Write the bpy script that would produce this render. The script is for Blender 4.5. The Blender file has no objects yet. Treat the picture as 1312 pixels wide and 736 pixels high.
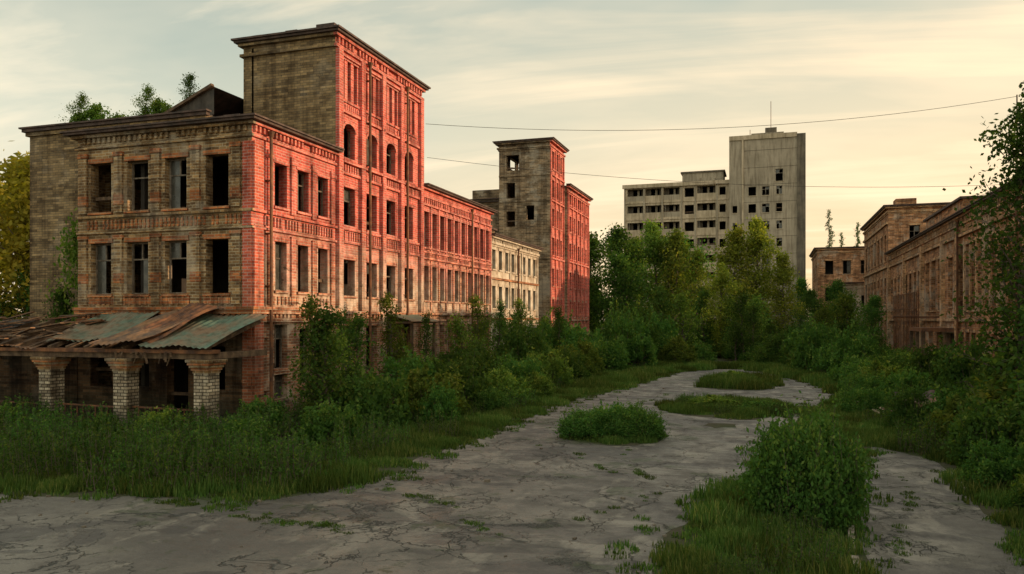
import bpy, math, random
import numpy as np
from mathutils import Vector
random.seed(7); rng=np.random.default_rng(7)
D=bpy.data; SC=bpy.context.scene; COL=SC.collection
SC.view_settings.view_transform='Standard'; SC.view_settings.look='None'
SC.view_settings.exposure=0
# ------------------------------------------------------------ materials
class NT:
    def __init__(s,name):
        s.m=D.materials.new(name); s.m.use_nodes=True; s.t=s.m.node_tree
        s.n=s.t.nodes; s.b=s.n['Principled BSDF']; s.out=s.n['Material Output']
    def add(s,typ,ins=None,**kw):
        nd=s.n.new(typ)
        for k,v in kw.items(): setattr(nd,k,v)
        if ins:
            for k,v in ins.items(): s.set(nd.inputs[k],v)
        return nd
    def set(s,sock,v):
        if isinstance(v,bpy.types.NodeSocket): s.t.links.new(v,sock)
        else:
            if sock.type=='RGBA' and len(v)==3: v=(*v,1)
            sock.default_value=v
    def math(s,op,a,b=0.0,c=0.0,clamp=False):
        nd=s.add('ShaderNodeMath',operation=op,use_clamp=clamp)
        s.set(nd.inputs[0],a); s.set(nd.inputs[1],b)
        if op in('MULTIPLY_ADD',): s.set(nd.inputs[2],c)
        return nd.outputs[0]
    def mix(s,f,a,b,mode='MIX'):
        nd=s.add('ShaderNodeMix',data_type='RGBA',blend_type=mode)
        s.set(nd.inputs[0],f); s.set(nd.inputs[6],a); s.set(nd.inputs[7],b)
        return nd.outputs[2]
    def rng(s,v,a,b,c=0.,d=1.):
        nd=s.add('ShaderNodeMapRange',{'Value':v,'From Min':a,'From Max':b,'To Min':c,'To Max':d})
        return nd.outputs[0]
    def noise(s,vec,scale,detail=4,rough=.55,dist=0):
        nd=s.add('ShaderNodeTexNoise',{'Vector':vec,'Scale':scale,'Detail':detail,'Roughness':rough,'Distortion':dist})
        return nd.outputs[0]
    def vscale(s,vec,sc):
        nd=s.add('ShaderNodeVectorMath',operation='MULTIPLY'); s.set(nd.inputs[0],vec); nd.inputs[1].default_value=sc
        return nd.outputs[0]
    def pos(s): return s.add('ShaderNodeNewGeometry').outputs['Position']
    def uv(s): return s.add('ShaderNodeUVMap').outputs[0]
    def bump(s,h,strength=.5,dist=.02):
        nd=s.add('ShaderNodeBump',{'Height':h,'Strength':strength,'Distance':dist}); s.set(s.b.inputs['Normal'],nd.outputs[0])
    def fin(s,col,rough=.85,metal=0):
        s.set(s.b.inputs['Base Color'],col); s.set(s.b.inputs['Roughness'],rough); s.b.inputs['Metallic'].default_value=metal
        s.b.inputs['Specular IOR Level'].default_value=.2
        return s.m

def brick_mat(name,c1,c2,mort,red=None,rz=(7,9),pale=(.5,.45,.36),palef=.35,palez=None,bw=.36,rh=.125,rstr=.9,dirt=.55):
    k=NT(name); uv=k.uv(); p=k.pos()
    sep=k.add('ShaderNodeSeparateXYZ',{0:p}); z=sep.outputs[2]
    warp=k.add('ShaderNodeVectorMath',operation='ADD'); nz=k.add('ShaderNodeTexNoise',{'Vector':p,'Scale':1.2,'Detail':1})
    k.set(warp.inputs[0],uv); k.set(warp.inputs[1],k.vscale(nz.outputs['Color'],(.03,.05,0)))
    bt=k.add('ShaderNodeTexBrick',{'Vector':warp.outputs[0],'Color1':c1,'Color2':c2,'Mortar':mort,'Scale':1.0,'Mortar Size':.017,'Mortar Smooth':.15,'Bias':0.0,'Brick Width':bw,'Row Height':rh})
    bt.offset=.5
    b2=k.add('ShaderNodeTexBrick',{'Vector':warp.outputs[0],'Color1':(1.5,1.42,1.3,1),'Color2':(.42,.38,.34,1),'Mortar':(.9,.9,.9,1),'Scale':1.0,'Mortar Size':.0,'Brick Width':bw*2,'Row Height':rh})
    n1=k.noise(p,.45,5,.62); n2=k.noise(p,2.3,4,.65); n3=k.noise(p,9,2,.6)
    col=k.mix(k.rng(n2,.3,.6,.3,1.),bt.outputs['Color'],k.mix(1.0,bt.outputs['Color'],b2.outputs['Color'],'MULTIPLY'))
    pf=k.math('MULTIPLY',k.rng(k.math('ADD',n1,k.math('MULTIPLY',n2,.35)),.70,.79),palef)
    if palez:
        pz=k.math('MULTIPLY',k.rng(z,palez[0]-.7,palez[0]),k.rng(z,palez[1],palez[1]+.7,1,0))
        pf=k.math('ADD',pf,k.math('MULTIPLY',pz,k.rng(n2,.38,.58,.15,.9)),clamp=True)
    col=k.mix(pf,col,k.mix(k.math('MULTIPLY',bt.outputs['Fac'],.5),pale,mort))
    if red:
        rf=k.rng(k.math('ADD',z,k.math('MULTIPLY',k.math('SUBTRACT',n1,.5),8)),rz[0],rz[1],0,rstr)
        rf=k.math('MULTIPLY',rf,k.rng(n2,.28,.5,.55,1.0))
        rc=k.mix(k.rng(n3,.3,.7),red,tuple(c*.68 for c in red))
        rc=k.mix(.5,rc,k.mix(1.0,rc,b2.outputs['Color'],'MULTIPLY'))
        rc=k.mix(k.math('MULTIPLY',bt.outputs['Fac'],.8),rc,(.50,.30,.26))
        col=k.mix(rf,col,rc)
    st=k.noise(k.vscale(p,(1.8,1.8,.16)),1.0,4,.6)
    col=k.mix(k.rng(st,.47,.64,0,dirt),col,k.mix(1.0,col,(.26,.22,.19),'MULTIPLY'))
    bl=k.noise(p,.8,6,.72)
    col=k.mix(k.rng(bl,.52,.64,0,dirt),col,k.mix(1.0,col,(.34,.29,.25),'MULTIPLY'))
    spo=k.rng(k.noise(k.vscale(p,(1,1,2.2)),1.7,5,.7),.635,.655)
    col=k.mix(k.math('MULTIPLY',spo,.75),col,(.05,.034,.024))
    col=k.mix(k.rng(k.math('ADD',z,n2),.6,2.0,.65,0),col,(.035,.04,.022))
    bt2=k.add('ShaderNodeTexBrick',{'Vector':uv,'Scale':1.0,'Mortar Size':.017,'Mortar Smooth':.15,'Brick Width':bw,'Row Height':rh})
    h=k.math('ADD',k.math('MULTIPLY',bt2.outputs['Fac'],-.8),n3)
    k.bump(h,.8,.03)
    return k.fin(col,.9)

def plain(name,c1,c2,scale=2.,rough=.85,metal=0,streak=True,bumpd=.01,fine=20):
    k=NT(name); p=k.pos()
    n=k.noise(p,scale,5,.65); col=k.mix(k.rng(n,.38,.62),c1,c2)
    if streak:
        st=k.noise(k.vscale(p,(2.2,2.2,.2)),1.3,4,.6)
        col=k.mix(k.rng(st,.45,.68,0,.65),col,k.mix(1.0,col,(.4,.36,.32),'MULTIPLY'))
    n3=k.noise(p,fine,2); k.bump(n3,.5,bumpd)
    return k.fin(col,rough,metal)

M={}
M['buff']=brick_mat('buff_brick',(.34,.215,.10),(.15,.088,.043),(.33,.27,.18),palef=.35,dirt=.7)
M['porchshade']=brick_mat('porch_shade_brick',(.15,.085,.045),(.07,.042,.025),(.10,.075,.05),palef=.15,dirt=.85)  # brick colour darkened to stand in for the shade under the porch roof
M['buffrear']=brick_mat('rear_buff_brick',(.29,.205,.105),(.185,.13,.07),(.14,.11,.07),palef=.15,dirt=.6)
M['orange']=brick_mat('orange_brick',(.46,.17,.06),(.25,.085,.038),(.30,.2,.12),palef=.2,dirt=.6)
M['face']=brick_mat('red_painted_brick',(.44,.20,.115),(.25,.11,.062),(.42,.33,.24),red=(.74,.12,.09),rz=(5.6,9.4),palef=.8,palez=(5.2,7.8),pale=(.58,.45,.34),dirt=.65)
M['facetrim']=brick_mat('red_painted_trim',(.48,.21,.12),(.28,.115,.065),(.42,.33,.24),red=(.76,.17,.13),rz=(5.2,9.4),palef=.65,pale=(.60,.47,.36),dirt=.7)
M['corner']=brick_mat('red_corner_brick',(.48,.16,.08),(.3,.10,.055),(.34,.24,.17),red=(.64,.12,.07),rz=(2,7),palef=.2,dirt=.6)
M['face2']=brick_mat('red_tower_brick',(.44,.16,.09),(.28,.10,.06),(.36,.28,.2),red=(.70,.13,.09),rz=(2,6),palef=.5,dirt=.6,rh=.16,bw=.45)
M['buff2']=brick_mat('tower_buff_brick',(.27,.185,.11),(.16,.115,.07),(.30,.25,.18),palef=.4,dirt=.65,rh=.16,bw=.45)
M['rbrick']=brick_mat('brown_brick',(.46,.22,.10),(.26,.12,.06),(.36,.27,.18),palef=.5,dirt=.6,rh=.16,bw=.45)
M['rtrim']=brick_mat('brown_trim_brick',(.56,.32,.16),(.36,.2,.10),(.36,.27,.18),palef=.4,dirt=.55)
M['colb']=brick_mat('pale_column_brick',(.50,.44,.34),(.28,.23,.165),(.06,.048,.035),palef=.1,dirt=.8,bw=.3,rh=.12)
M['pale']=plain('peeling_plaster',(.56,.49,.38),(.33,.25,.17),1.2)
M['conc']=plain('weathered_concrete',(.37,.31,.225),(.27,.225,.16),.25,bumpd=.02)
M['conc2']=plain('loggia_concrete',(.50,.40,.28),(.36,.29,.19),.4)
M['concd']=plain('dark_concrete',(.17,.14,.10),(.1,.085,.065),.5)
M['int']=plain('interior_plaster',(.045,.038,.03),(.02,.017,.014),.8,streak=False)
M['wood']=plain('weathered_wood',(.17,.11,.065),(.07,.045,.03),3)
M['frame']=plain('old_window_paint',(.20,.16,.12),(.09,.07,.05),5)
M['framew']=plain('pale_window_paint',(.42,.37,.29),(.2,.17,.13),4)
M['rust']=plain('rusty_metal',(.23,.10,.045),(.09,.05,.035),2.5,rough=.7,metal=.2)
M['tin']=plain('green_tin_roof',(.11,.17,.125),(.20,.14,.09),.9,rough=.6,metal=.2)
M['tinb']=plain('brown_tin_roof',(.26,.14,.07),(.11,.08,.06),1.6,rough=.7,metal=.1)
M['roof']=plain('tar_roof',(.05,.045,.04),(.09,.075,.06),1.5)
M['cap']=plain('cornice_metal',(.11,.07,.055),(.05,.037,.03),2,rough=.6,metal=.2)
M['rubble']=plain('rubble',(.17,.135,.10),(.09,.075,.055),3)
M['kerb']=plain('old_kerb_stone',(.26,.225,.17),(.13,.11,.08),4)
k=NT('dusty_glass'); p=k.pos(); M['glass']=k.fin(k.mix(k.noise(p,2),(.02,.022,.02),(.07,.065,.05)),k.rng(k.noise(p,3),.3,.7,.12,.45)); k.b.inputs['Specular IOR Level'].default_value=.5

# asphalt
k=NT('cracked_asphalt'); p=k.pos()
wv=k.add('ShaderNodeVectorMath',operation='ADD'); nz=k.add('ShaderNodeTexNoise',{'Vector':p,'Scale':.5,'Detail':5,'Roughness':.65})
k.set(wv.inputs[0],p); k.set(wv.inputs[1],k.vscale(nz.outputs['Color'],(3.2,3.2,0)))
def crack(scale,w):
    v=k.add('ShaderNodeTexVoronoi',{'Vector':wv.outputs[0],'Scale':scale},feature='DISTANCE_TO_EDGE')
    return k.rng(v.outputs[0],0,w,1,0)
n1=k.noise(p,.17,6,.6); n2=k.noise(p,1.1,6,.66); n3=k.noise(p,38,2,.7); n4=k.noise(p,.43,4,.6)
c1=k.math('MULTIPLY',crack(.22,.013),k.rng(n4,.42,.52)); c2=k.math('MULTIPLY',crack(.75,.024),k.rng(n1,.5,.58))
rd=k.rng(k.math('ABSOLUTE',k.math('SUBTRACT',k.noise(p,.28,6,.6,.6),.5)),0,.005,1,0); rd=k.math('MULTIPLY',rd,k.rng(n4,.45,.55))
ck=k.math('MAXIMUM',k.math('MAXIMUM',c1,c2),rd)
base=k.mix(k.rng(n1,.42,.57),(.055,.048,.038),(.135,.12,.094))
base=k.mix(k.rng(n2,.42,.60,0,.65),base,(.045,.038,.029))
base=k.mix(k.rng(n3,.35,.7,0,.3),base,(.20,.18,.145))
worn=k.rng(k.noise(k.vscale(p,(1,.4,1)),.55,7,.70),.52,.57)
base=k.mix(k.math('MULTIPLY',worn,.65),base,(.195,.173,.135))
tar=k.rng(k.noise(k.vscale(p,(.7,1.2,1)),.33,6,.62,.5),.52,.55)
base=k.mix(k.math('MULTIPLY',tar,.6),base,(.036,.031,.026))
patch=k.rng(k.noise(p,.42,7,.74),.565,.60)
base=k.mix(k.math('MULTIPLY',patch,.8),base,(.034,.042,.014))
base=k.mix(k.math('MULTIPLY',ck,.9),base,(.012,.014,.007))
k.bump(k.math('ADD',k.math('MULTIPLY',ck,-1.2),k.math('ADD',k.math('MULTIPLY',n2,.9),k.math('ADD',k.math('MULTIPLY',tar,-.4),k.math('MULTIPLY',n3,.2)))),1.0,.05)
M['asph']=k.fin(base,k.rng(n2,.35,.62,.34,.8)); k.b.inputs['Specular IOR Level'].default_value=.5
k=NT('soil_and_moss'); p=k.pos()
n1=k.noise(p,.6,5); n2=k.noise(p,6,4)
M['soil']=k.fin(k.mix(k.rng(n1,.35,.65),k.mix(n2,(.025,.035,.011),(.045,.058,.018)),(.05,.04,.024)),.95); k.bump(n2,.8,.06)
k=NT('bark'); p=k.pos(); n=k.noise(k.vscale(p,(6,6,1)),2,3); M['bark']=k.fin(k.mix(n,(.05,.035,.025),(.14,.11,.08)),.9)

def leaf_mat(name,ca,cb,cc,trans=.4):
    m=D.materials.new(name); m.use_nodes=True; t=m.node_tree; n=t.nodes; n.clear(); L=t.links.new
    at=n.new('ShaderNodeAttribute'); at.attribute_name='rnd'
    oi=n.new('ShaderNodeObjectInfo')
    cr=n.new('ShaderNodeValToRGB'); e=cr.color_ramp.elements
    e[0].color=(*ca,1); e[1].color=(*cb,1); e[1].position=.7; x=e.new(1.0); x.color=(*cc,1)
    L(at.outputs['Fac'],cr.inputs[0])
    hs=n.new('ShaderNodeHueSaturation')
    mr=n.new('ShaderNodeMapRange'); mr.inputs['To Min'].default_value=.485; mr.inputs['To Max'].default_value=.52
    L(oi.outputs['Random'],mr.inputs[0]); L(mr.outputs[0],hs.inputs['Hue'])
    mr2=n.new('ShaderNodeMapRange'); mr2.inputs['To Min'].default_value=.6; mr2.inputs['To Max'].default_value=1.35
    L(oi.outputs['Random'],mr2.inputs[0]); L(mr2.outputs[0],hs.inputs['Value']); L(cr.outputs[0],hs.inputs['Color'])
    df=n.new('ShaderNodeBsdfDiffuse')
    tr=n.new('ShaderNodeBsdfTranslucent'); mx=n.new('ShaderNodeMixShader'); mx.inputs[0].default_value=trans
    L(hs.outputs[0],df.inputs['Color'])
    g=n.new('ShaderNodeMix'); g.data_type='RGBA'; g.blend_type='MULTIPLY'; g.inputs[0].default_value=1; g.inputs[7].default_value=(1.6,1.55,.55,1)
    L(hs.outputs[0],g.inputs[6]); L(g.outputs[2],tr.inputs[0])
    L(df.outputs[0],mx.inputs[1]); L(tr.outputs[0],mx.inputs[2])
    o=n.new('ShaderNodeOutputMaterial'); L(mx.outputs[0],o.inputs[0]); return m
M['leaf']=leaf_mat('foliage',(.025,.06,.016),(.072,.135,.03),(.16,.20,.045),.42)
M['leafb']=leaf_mat('birch_foliage',(.042,.08,.018),(.12,.175,.035),(.25,.26,.06),.45)
M['leafg2']=leaf_mat('sunglow_foliage',(.07,.095,.018),(.19,.21,.035),(.38,.32,.06),.5)  # leaf colour yellowed to imitate low sun glowing on the middle trees
M['leafy']=leaf_mat('autumn_foliage',(.12,.115,.02),(.28,.22,.035),(.48,.30,.04))
M['leafg']=leaf_mat('grass_blades',(.032,.065,.014),(.08,.125,.03),(.19,.19,.06),.35)

# ------------------------------------------------------------ mesh builder
class MB:
    def __init__(s): s.v=[];s.f=[];s.m=[];s.uv=[];s.mats=[]
    def mi(s,m):
        m=M[m]
        if m not in s.mats: s.mats.append(m)
        return s.mats.index(m)
    def poly(s,pts,mat):
        i=len(s.v); s.v+= [tuple(p) for p in pts]; s.f.append(tuple(range(i,i+len(pts)))); s.m.append(s.mi(mat))
        a=Vector(pts[1])-Vector(pts[0]); b=Vector(pts[-1])-Vector(pts[0]); n=a.cross(b); ax=max(range(3),key=lambda q:abs(n[q]))
        for p in pts: s.uv.append((p[1],p[2]) if ax==0 else (p[0],p[2]) if ax==1 else (p[0],p[1]))
    def box(s,x0,x1,y0,y1,z0,z1,mat):
        if x0>x1:x0,x1=x1,x0
        if y0>y1:y0,y1=y1,y0
        a=(x0,y0,z0);b=(x1,y0,z0);c=(x1,y1,z0);d=(x0,y1,z0);e=(x0,y0,z1);f=(x1,y0,z1);g=(x1,y1,z1);h=(x0,y1,z1)
        for q in((a,d,c,b),(e,f,g,h),(a,b,f,e),(b,c,g,f),(c,d,h,g),(d,a,e,h)): s.poly(q,mat)
    def beam(s,p,q,w,h,mat):
        p=Vector(p);q=Vector(q);d=(q-p).normalized();sd=d.cross(Vector((0,0,1)))
        if sd.length<.01: sd=Vector((1,0,0))
        sd.normalize();up=sd.cross(d).normalized();sd*=w/2;up*=h/2
        A=[p-sd-up,p+sd-up,p+sd+up,p-sd+up];B=[x+(q-p) for x in A]
        s.poly([A[3],A[2],A[1],A[0]],mat);s.poly(B,mat)
        for i in range(4): s.poly([A[i],A[(i+1)%4],B[(i+1)%4],B[i]],mat)
    def tube(s,p,q,r,mat,n=8,r2=None):
        r2=r if r2 is None else r2
        p=Vector(p);q=Vector(q);d=(q-p).normalized();sd=d.orthogonal().normalized();up=d.cross(sd)
        A=[p+(sd*math.cos(t)+up*math.sin(t))*r for t in [i*2*math.pi/n for i in range(n)]]
        B=[q+(sd*math.cos(t)+up*math.sin(t))*r2 for t in [i*2*math.pi/n for i in range(n)]]
        for i in range(n): s.poly([A[i],A[(i+1)%n],B[(i+1)%n],B[i]],mat)
        s.poly(B,mat);s.poly(A[::-1],mat)
    def obj(s,name,parent=None):
        if not s.v: return None
        me=D.meshes.new(name); me.from_pydata(s.v,[],s.f); 
        for m in s.mats: me.materials.append(m)
        me.polygons.foreach_set('material_index',s.m)
        ul=me.uv_layers.new(name='UVMap'); ul.data.foreach_set('uv',[c for u in s.uv for c in u])
        me.update(); o=D.objects.new(name,me); COL.objects.link(o)
        if parent: o.parent=parent
        return o
def empty(name,loc=(0,0,0)):
    e=D.objects.new(name,None); COL.objects.link(e); return e

class Fr:  # wall frame
    def __init__(s,x0,x1,y0,y1,side):
        if side=='S': s.O=(x0,y0);s.U=(1,0);s.N=(0,-1);s.W=x1-x0
        if side=='N': s.O=(x0,y1);s.U=(1,0);s.N=(0,1);s.W=x1-x0
        if side=='E': s.O=(x1,y0);s.U=(0,1);s.N=(1,0);s.W=y1-y0
        if side=='W': s.O=(x0,y0);s.U=(0,1);s.N=(-1,0);s.W=y1-y0
    def P(s,u,n,z): return (s.O[0]+s.U[0]*u+s.N[0]*n, s.O[1]+s.U[1]*u+s.N[1]*n, z)
    def box(s,mb,u0,u1,n0,n1,z0,z1,mat):
        a=s.P(u0,n0,z0);b=s.P(u1,n1,z1); mb.box(a[0],b[0],a[1],b[1],z0,z1,mat)

class B:
    def __init__(s,name):
        s.root=empty(name); s.walls=MB(); s.trim=MB(); s.win=MB(); s.roof=MB(); s.inn=MB(); s.det=MB()
    def done(s):
        for n,mb in(('walls',s.walls),('cornices_and_sills',s.trim),('window_frames',s.win),('roof',s.roof),('interior_floors',s.inn),('drainpipes_and_details',s.det)):
            mb.obj(n,s.root)
    def wall(s,fr,z0,z1,ops,mat,depth=.42,rmat=None,frame='frame',pg=.35,bare=.25,sill='facetrim',lint=True):
        us=sorted({0,fr.W,*[o[0] for o in ops],*[o[1] for o in ops]}); zs=sorted({z0,z1,*[o[2] for o in ops],*[o[3] for o in ops]})
        for i in range(len(us)-1):
            for j in range(len(zs)-1):
                uc=(us[i]+us[i+1])/2; zc=(zs[j]+zs[j+1])/2
                hole=any(o[0]<uc<o[1] and o[2]<zc<o[3] for o in ops)
                if not hole:
                    s.walls.poly([fr.P(us[i],0,zs[j]),fr.P(us[i+1],0,zs[j]),fr.P(us[i+1],0,zs[j+1]),fr.P(us[i],0,zs[j+1])],mat)
        rm=rmat or mat
        for o in ops:
            u0,u1,a,b=o[:4]; arch=len(o)>4 and o[4]=='arch'
            if arch:
                w=u1-u0; r=.32*w; zb=b-r; n=8; pts=[]
                for q in range(n+1):
                    t=math.pi*q/n; pts.append((u0+w/2-math.cos(t)*w/2, zb+math.sin(t)*r))
                for q in range(n):
                    (ua,za),(ub,zc)=pts[q],pts[q+1]
                    s.walls.poly([fr.P(ua,0,za),fr.P(ub,0,zc),fr.P(ub,0,b),fr.P(ua,0,b)],mat)
                    s.walls.poly([fr.P(ua,0,za),fr.P(ua,-depth,za),fr.P(ub,-depth,zc),fr.P(ub,0,zc)],rm)
                    ka=(ua-u0-w/2)*1.22+u0+w/2; kb=(ub-u0-w/2)*1.22+u0+w/2; kza=zb+(za-zb)*1.45; kzb=zb+(zc-zb)*1.45
                    s.trim.poly([fr.P(ua,.05,za),fr.P(ub,.05,zc),fr.P(kb,.05,kzb),fr.P(ka,.05,kza)],sill)
                    s.trim.poly([fr.P(ka,.05,kza),fr.P(kb,.05,kzb),fr.P(kb,0,kzb),fr.P(ka,0,kza)],sill)
            P=fr.P
            s.walls.poly([P(u0,0,a),P(u0,-depth,a),P(u0,-depth,b),P(u0,0,b)],rm)
            s.walls.poly([P(u1,0,a),P(u1,-depth,a),P(u1,-depth,b),P(u1,0,b)],rm)
            s.walls.poly([P(u0,0,a),P(u1,0,a),P(u1,-depth,a),P(u0,-depth,a)],rm)
            s.walls.poly([P(u0,0,b),P(u1,0,b),P(u1,-depth,b),P(u0,-depth,b)],rm)
            if sill: fr.box(s.trim,u0-.1,u1+.1,0,.1,a-.11,a,sill)
            if sill and lint and not arch: fr.box(s.trim,u0-.12,u1+.12,0,.05,b,b+.2,sill)
            if random.random()>bare:
                n0,n1=-depth+.08,-depth+.15; t=.07
                w=u1-u0; h=b-a
                fr.box(s.win,u0,u0+t,n0,n1,a,b,frame); fr.box(s.win,u1-t,u1,n0,n1,a,b,frame)
                fr.box(s.win,u0+t,u1-t,n0,n1,b-t,b,frame)
                if random.random()>.2: fr.box(s.win,u0+t,u1-t,n0,n1,a,a+t,frame)
                tz=a+h*.66
                full=random.random()
                if full>.15: fr.box(s.win,u0+t,u1-t,n0+.01,n1-.01,tz,tz+.06,frame)
                um=(u0+u1)/2
                if full>.3: fr.box(s.win,um-.03,um+.03,n0+.005,n1-.005,a+t if random.random()>.3 else tz+.06,b-t,frame)
                for (pa,pb) in((u0+t,um-.03),(um+.03,u1-t)):
                    for (za,zb_) in((a+t,tz),(tz+.06,b-t)):
                        if random.random()<pg:
                            s.win.poly([P(pa,n0+.03,za),P(pb,n0+.03,za),P(pb,n0+.03,zb_),P(pa,n0+.03,zb_)],'glass')
            elif random.random()<.35:
                zz=a+random.uniform(.1,.5)*(b-a)
                fr.box(s.win,u0,u1,-.3,-.26,zz,zz+.14,'wood')
    def cornice(s,fr,z,steps,mat,e0=0,e1=0,topmat='cap'):
        for i,(za,zb,pr) in enumerate(steps):
            fr.box(s.trim,-e0*pr,fr.W+e1*pr,0,pr,z+za,z+zb,topmat if i>=len(steps)-2 else mat)
    def dent(s,fr,z0,z1,w,gap,pr,mat,u0=0,u1=None):
        u1=fr.W if u1 is None else u1; u=u0+gap/2
        while u+w<u1:
            if random.random()>.07: fr.box(s.trim,u,u+w,0,pr,z0,z1,mat)
            u+=w+gap
    def floors(s,x0,x1,y0,y1,levels,t=.3,inset=.45):
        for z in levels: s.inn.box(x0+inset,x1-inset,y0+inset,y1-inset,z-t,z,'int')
    def roofslab(s,x0,x1,y0,y1,z,mat='roof'):
        s.roof.box(x0+.004,x1-.004,y0+.004,y1-.004,z-.3,z+.06,mat)
    def pipe(s,fr,u,z0,z1,r=.07,n=.25,mat='rust'):
        s.det.tube(fr.P(u,n,z0),fr.P(u,n,z1),r,mat)
        z=z0+1
        while z<z1: fr.box(s.det,u-.1,u+.1,.0,n-.05,z,z+.04,mat); z+=2.2
        s.det.tube(fr.P(u,n,z1),fr.P(u,n,z1+.25),r,mat,r2=.16)
    def ragged(s,fr,z,mat,amp=.3,p=.45,n0=-.45,n1=-.05):
        u=.2
        while u<fr.W-.3:
            w=min(random.uniform(.2,.9),fr.W-u-.05)
            if random.random()<p: fr.box(s.roof,u,u+w,n0,n1,z,z+random.uniform(.04,amp),mat)
            u+=w+.01
def ops_row(cs,w,z0,z1,*k): return [(c-w/2,c+w/2,z0,z1,*k) for c in cs]
CS=[(-.75,-.6,.08),(-.6,-.42,.18),(-.16,-.02,.30),(-.02,.10,.44),(.10,.17,.52)]

# ============================================================ FACTORY (left)
XF=-20
b=B('brick_factory')
x0,x1,y0,y1,H=-29.1,XF,27.1,33.6,12.4
frS=Fr(x0,x1,y0,y1,'S'); frE=Fr(x0,x1,y0,y1,'E'); frW=Fr(x0,x1,y0,y1,'W')
cs=[-27.8-x0,-25.8-x0,-23.8-x0,-21.7-x0]
b.wall(frS,0,4.2,ops_row([1.3,3.3],1.2,1.4,3.2)+ops_row([5.4],1.1,.3,2.9)+ops_row([7.3],1.0,1.4,3.2),'porchshade',bare=.5,pg=.1,sill='porchshade')
b.wall(frS,4.2,H,ops_row(cs,1.12,9.0,11.15)+ops_row(cs,1.12,5.4,7.65),'buff',bare=.25,pg=.25,sill='orange')
csE=[2.0,3.7,5.35]
ops=ops_row(csE,.9,9.15,11.0)+ops_row(csE,.85,5.55,7.65)+ops_row([2.0],.95,2.2,4.1)+ops_row([2.0],.95,.9,1.95)+ops_row([3.9,5.4],.95,1.4,3.9)
b.wall(frE,0,H,ops,'face',frame='frame',pg=.3,bare=.2)
b.wall(frW,0,H,ops_row([2,4.2],1,9.05,11.1)+ops_row([2,4.2],1,5.5,7.6),'buff',sill=None)
b.roofslab(x0,x1,y0,y1,H+.0)
CS1=[(-.62,-.5,.1),(-.14,0,.2),(0,.1,.42),(.1,.17,.5)]
b.cornice(frS,H,CS1,'buff',e0=1,e1=1); b.cornice(frE,H,CS1,'facetrim'); b.cornice(frW,H,CS1,'buff')
b.dent(frS,H-.38,H-.14,.12,.16,.1,'buff'); b.dent(frE,H-.4,H-.14,.12,.16,.12,'facetrim')
b.ragged(frS,H+.17,'cap',.1,.3,.0,.3)
for fr,mt,bd in((frS,'orange','orange'),(frE,'facetrim','facetrim')):
    e=1 if fr is frS else 0
    for (a,c,pr) in((4.55,4.72,.22),(4.72,4.84,.3),(4.2,4.36,.12),(8.05,8.15,.10),(8.74,8.84,.12)):
        fr.box(b.trim,0 ,fr.W+(pr if e else 0),0,pr,a,c,mt if a<5 or not e else 'buff')
    b.dent(fr,8.25,8.65,.1,.12,.08 if not e else .05,bd,.5,fr.W-.3)
    b.dent(fr,4.36,4.55,.14,.14,.13,bd,.3,fr.W-.2)
    b.dent(fr,4.95,5.3,.12,.16,.06,mt,.8,fr.W-.6)
for c in cs:
    frS.box(b.trim,c-.66,c+.66,0,.04,4.98,5.24,'orange')
for c in [ (cs[i]+cs[i+1])/2 for i in range(3)]+[.35,frS.W-.75]:
    frS.box(b.trim,c-.22,c+.22,0,.09,8.95,11.4,'buff'); frS.box(b.trim,c-.22,c+.22,0,.09,4.95,7.9,'buff')
    frS.box(b.trim,c-.27,c+.27,0,.13,11.4,11.58,'orange'); frS.box(b.trim,c-.27,c+.27,0,.12,7.82,7.98,'orange')
    frS.box(b.trim,c-.24,c+.24,0,.11,9.3,9.75,'orange'); frS.box(b.trim,c-.24,c+.24,0,.11,5.9,6.3,'orange')
frS.box(b.trim,frS.W-.42,frS.W,0,.06,0,11.6,'corner')
frE.box(b.trim,0,.62,0,.13,0,4.2,'corner'); frE.box(b.trim,0,.62,0,.13,4.84,8.05,'corner'); frE.box(b.trim,0,.62,0,.13,8.84,11.6,'corner')
for c in (1.17,2.85,4.53,6.15):
    frE.box(b.trim,c-.17,c+.17,0,.09,8.9,11.45,'facetrim'); frE.box(b.trim,c-.17,c+.17,0,.09,4.95,7.95,'facetrim')
    frE.box(b.trim,c-.22,c+.22,0,.14,11.1,11.25,'facetrim')
b.pipe(frE,.95,.3,11.9)
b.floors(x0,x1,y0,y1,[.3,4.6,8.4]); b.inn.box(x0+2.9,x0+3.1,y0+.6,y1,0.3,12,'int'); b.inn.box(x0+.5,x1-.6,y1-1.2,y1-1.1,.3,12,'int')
# --- high tower
tx0,ty0,ty1,TH=-25.3,33.6,43.5,18.3
fS=Fr(tx0,XF,ty0,ty1,'S'); fE=Fr(tx0,XF,ty0,ty1,'E'); fW=Fr(tx0,XF,ty0,ty1,'W'); fN=Fr(tx0,XF,ty0,ty1,'N')
b.wall(fS,12.46,TH,[], 'buffrear'); b.wall(fN,12.46,TH,[], 'buffrear'); b.wall(fW,12.46,TH,ops_row([3,7],1.1,14.8,16.4),'buffrear',sill=None)
ct=[1.3,3.65,5.85,8.15]
ops=[]
ops+=ops_row(ct,1.15,5.5,7.3)+ops_row(ct,1.15,9.0,10.9)+ops_row(ct,1.15,12.35,14.1,'arch')+ops_row(ct,1.2,1.6,4.0)
nar=[]
for c in ct: nar+=[c-.62,c,c+.62]
ops+=ops_row(nar,.34,15.2,17.2)
b.wall(fE,0,TH,ops,'face',frame='frame',pg=.3,bare=.2)
for c in (.22,2.47,4.75,7.0,9.68): fE.box(b.trim,c-.2,c+.2,0,.2,0.,17.55,'face')
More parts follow.
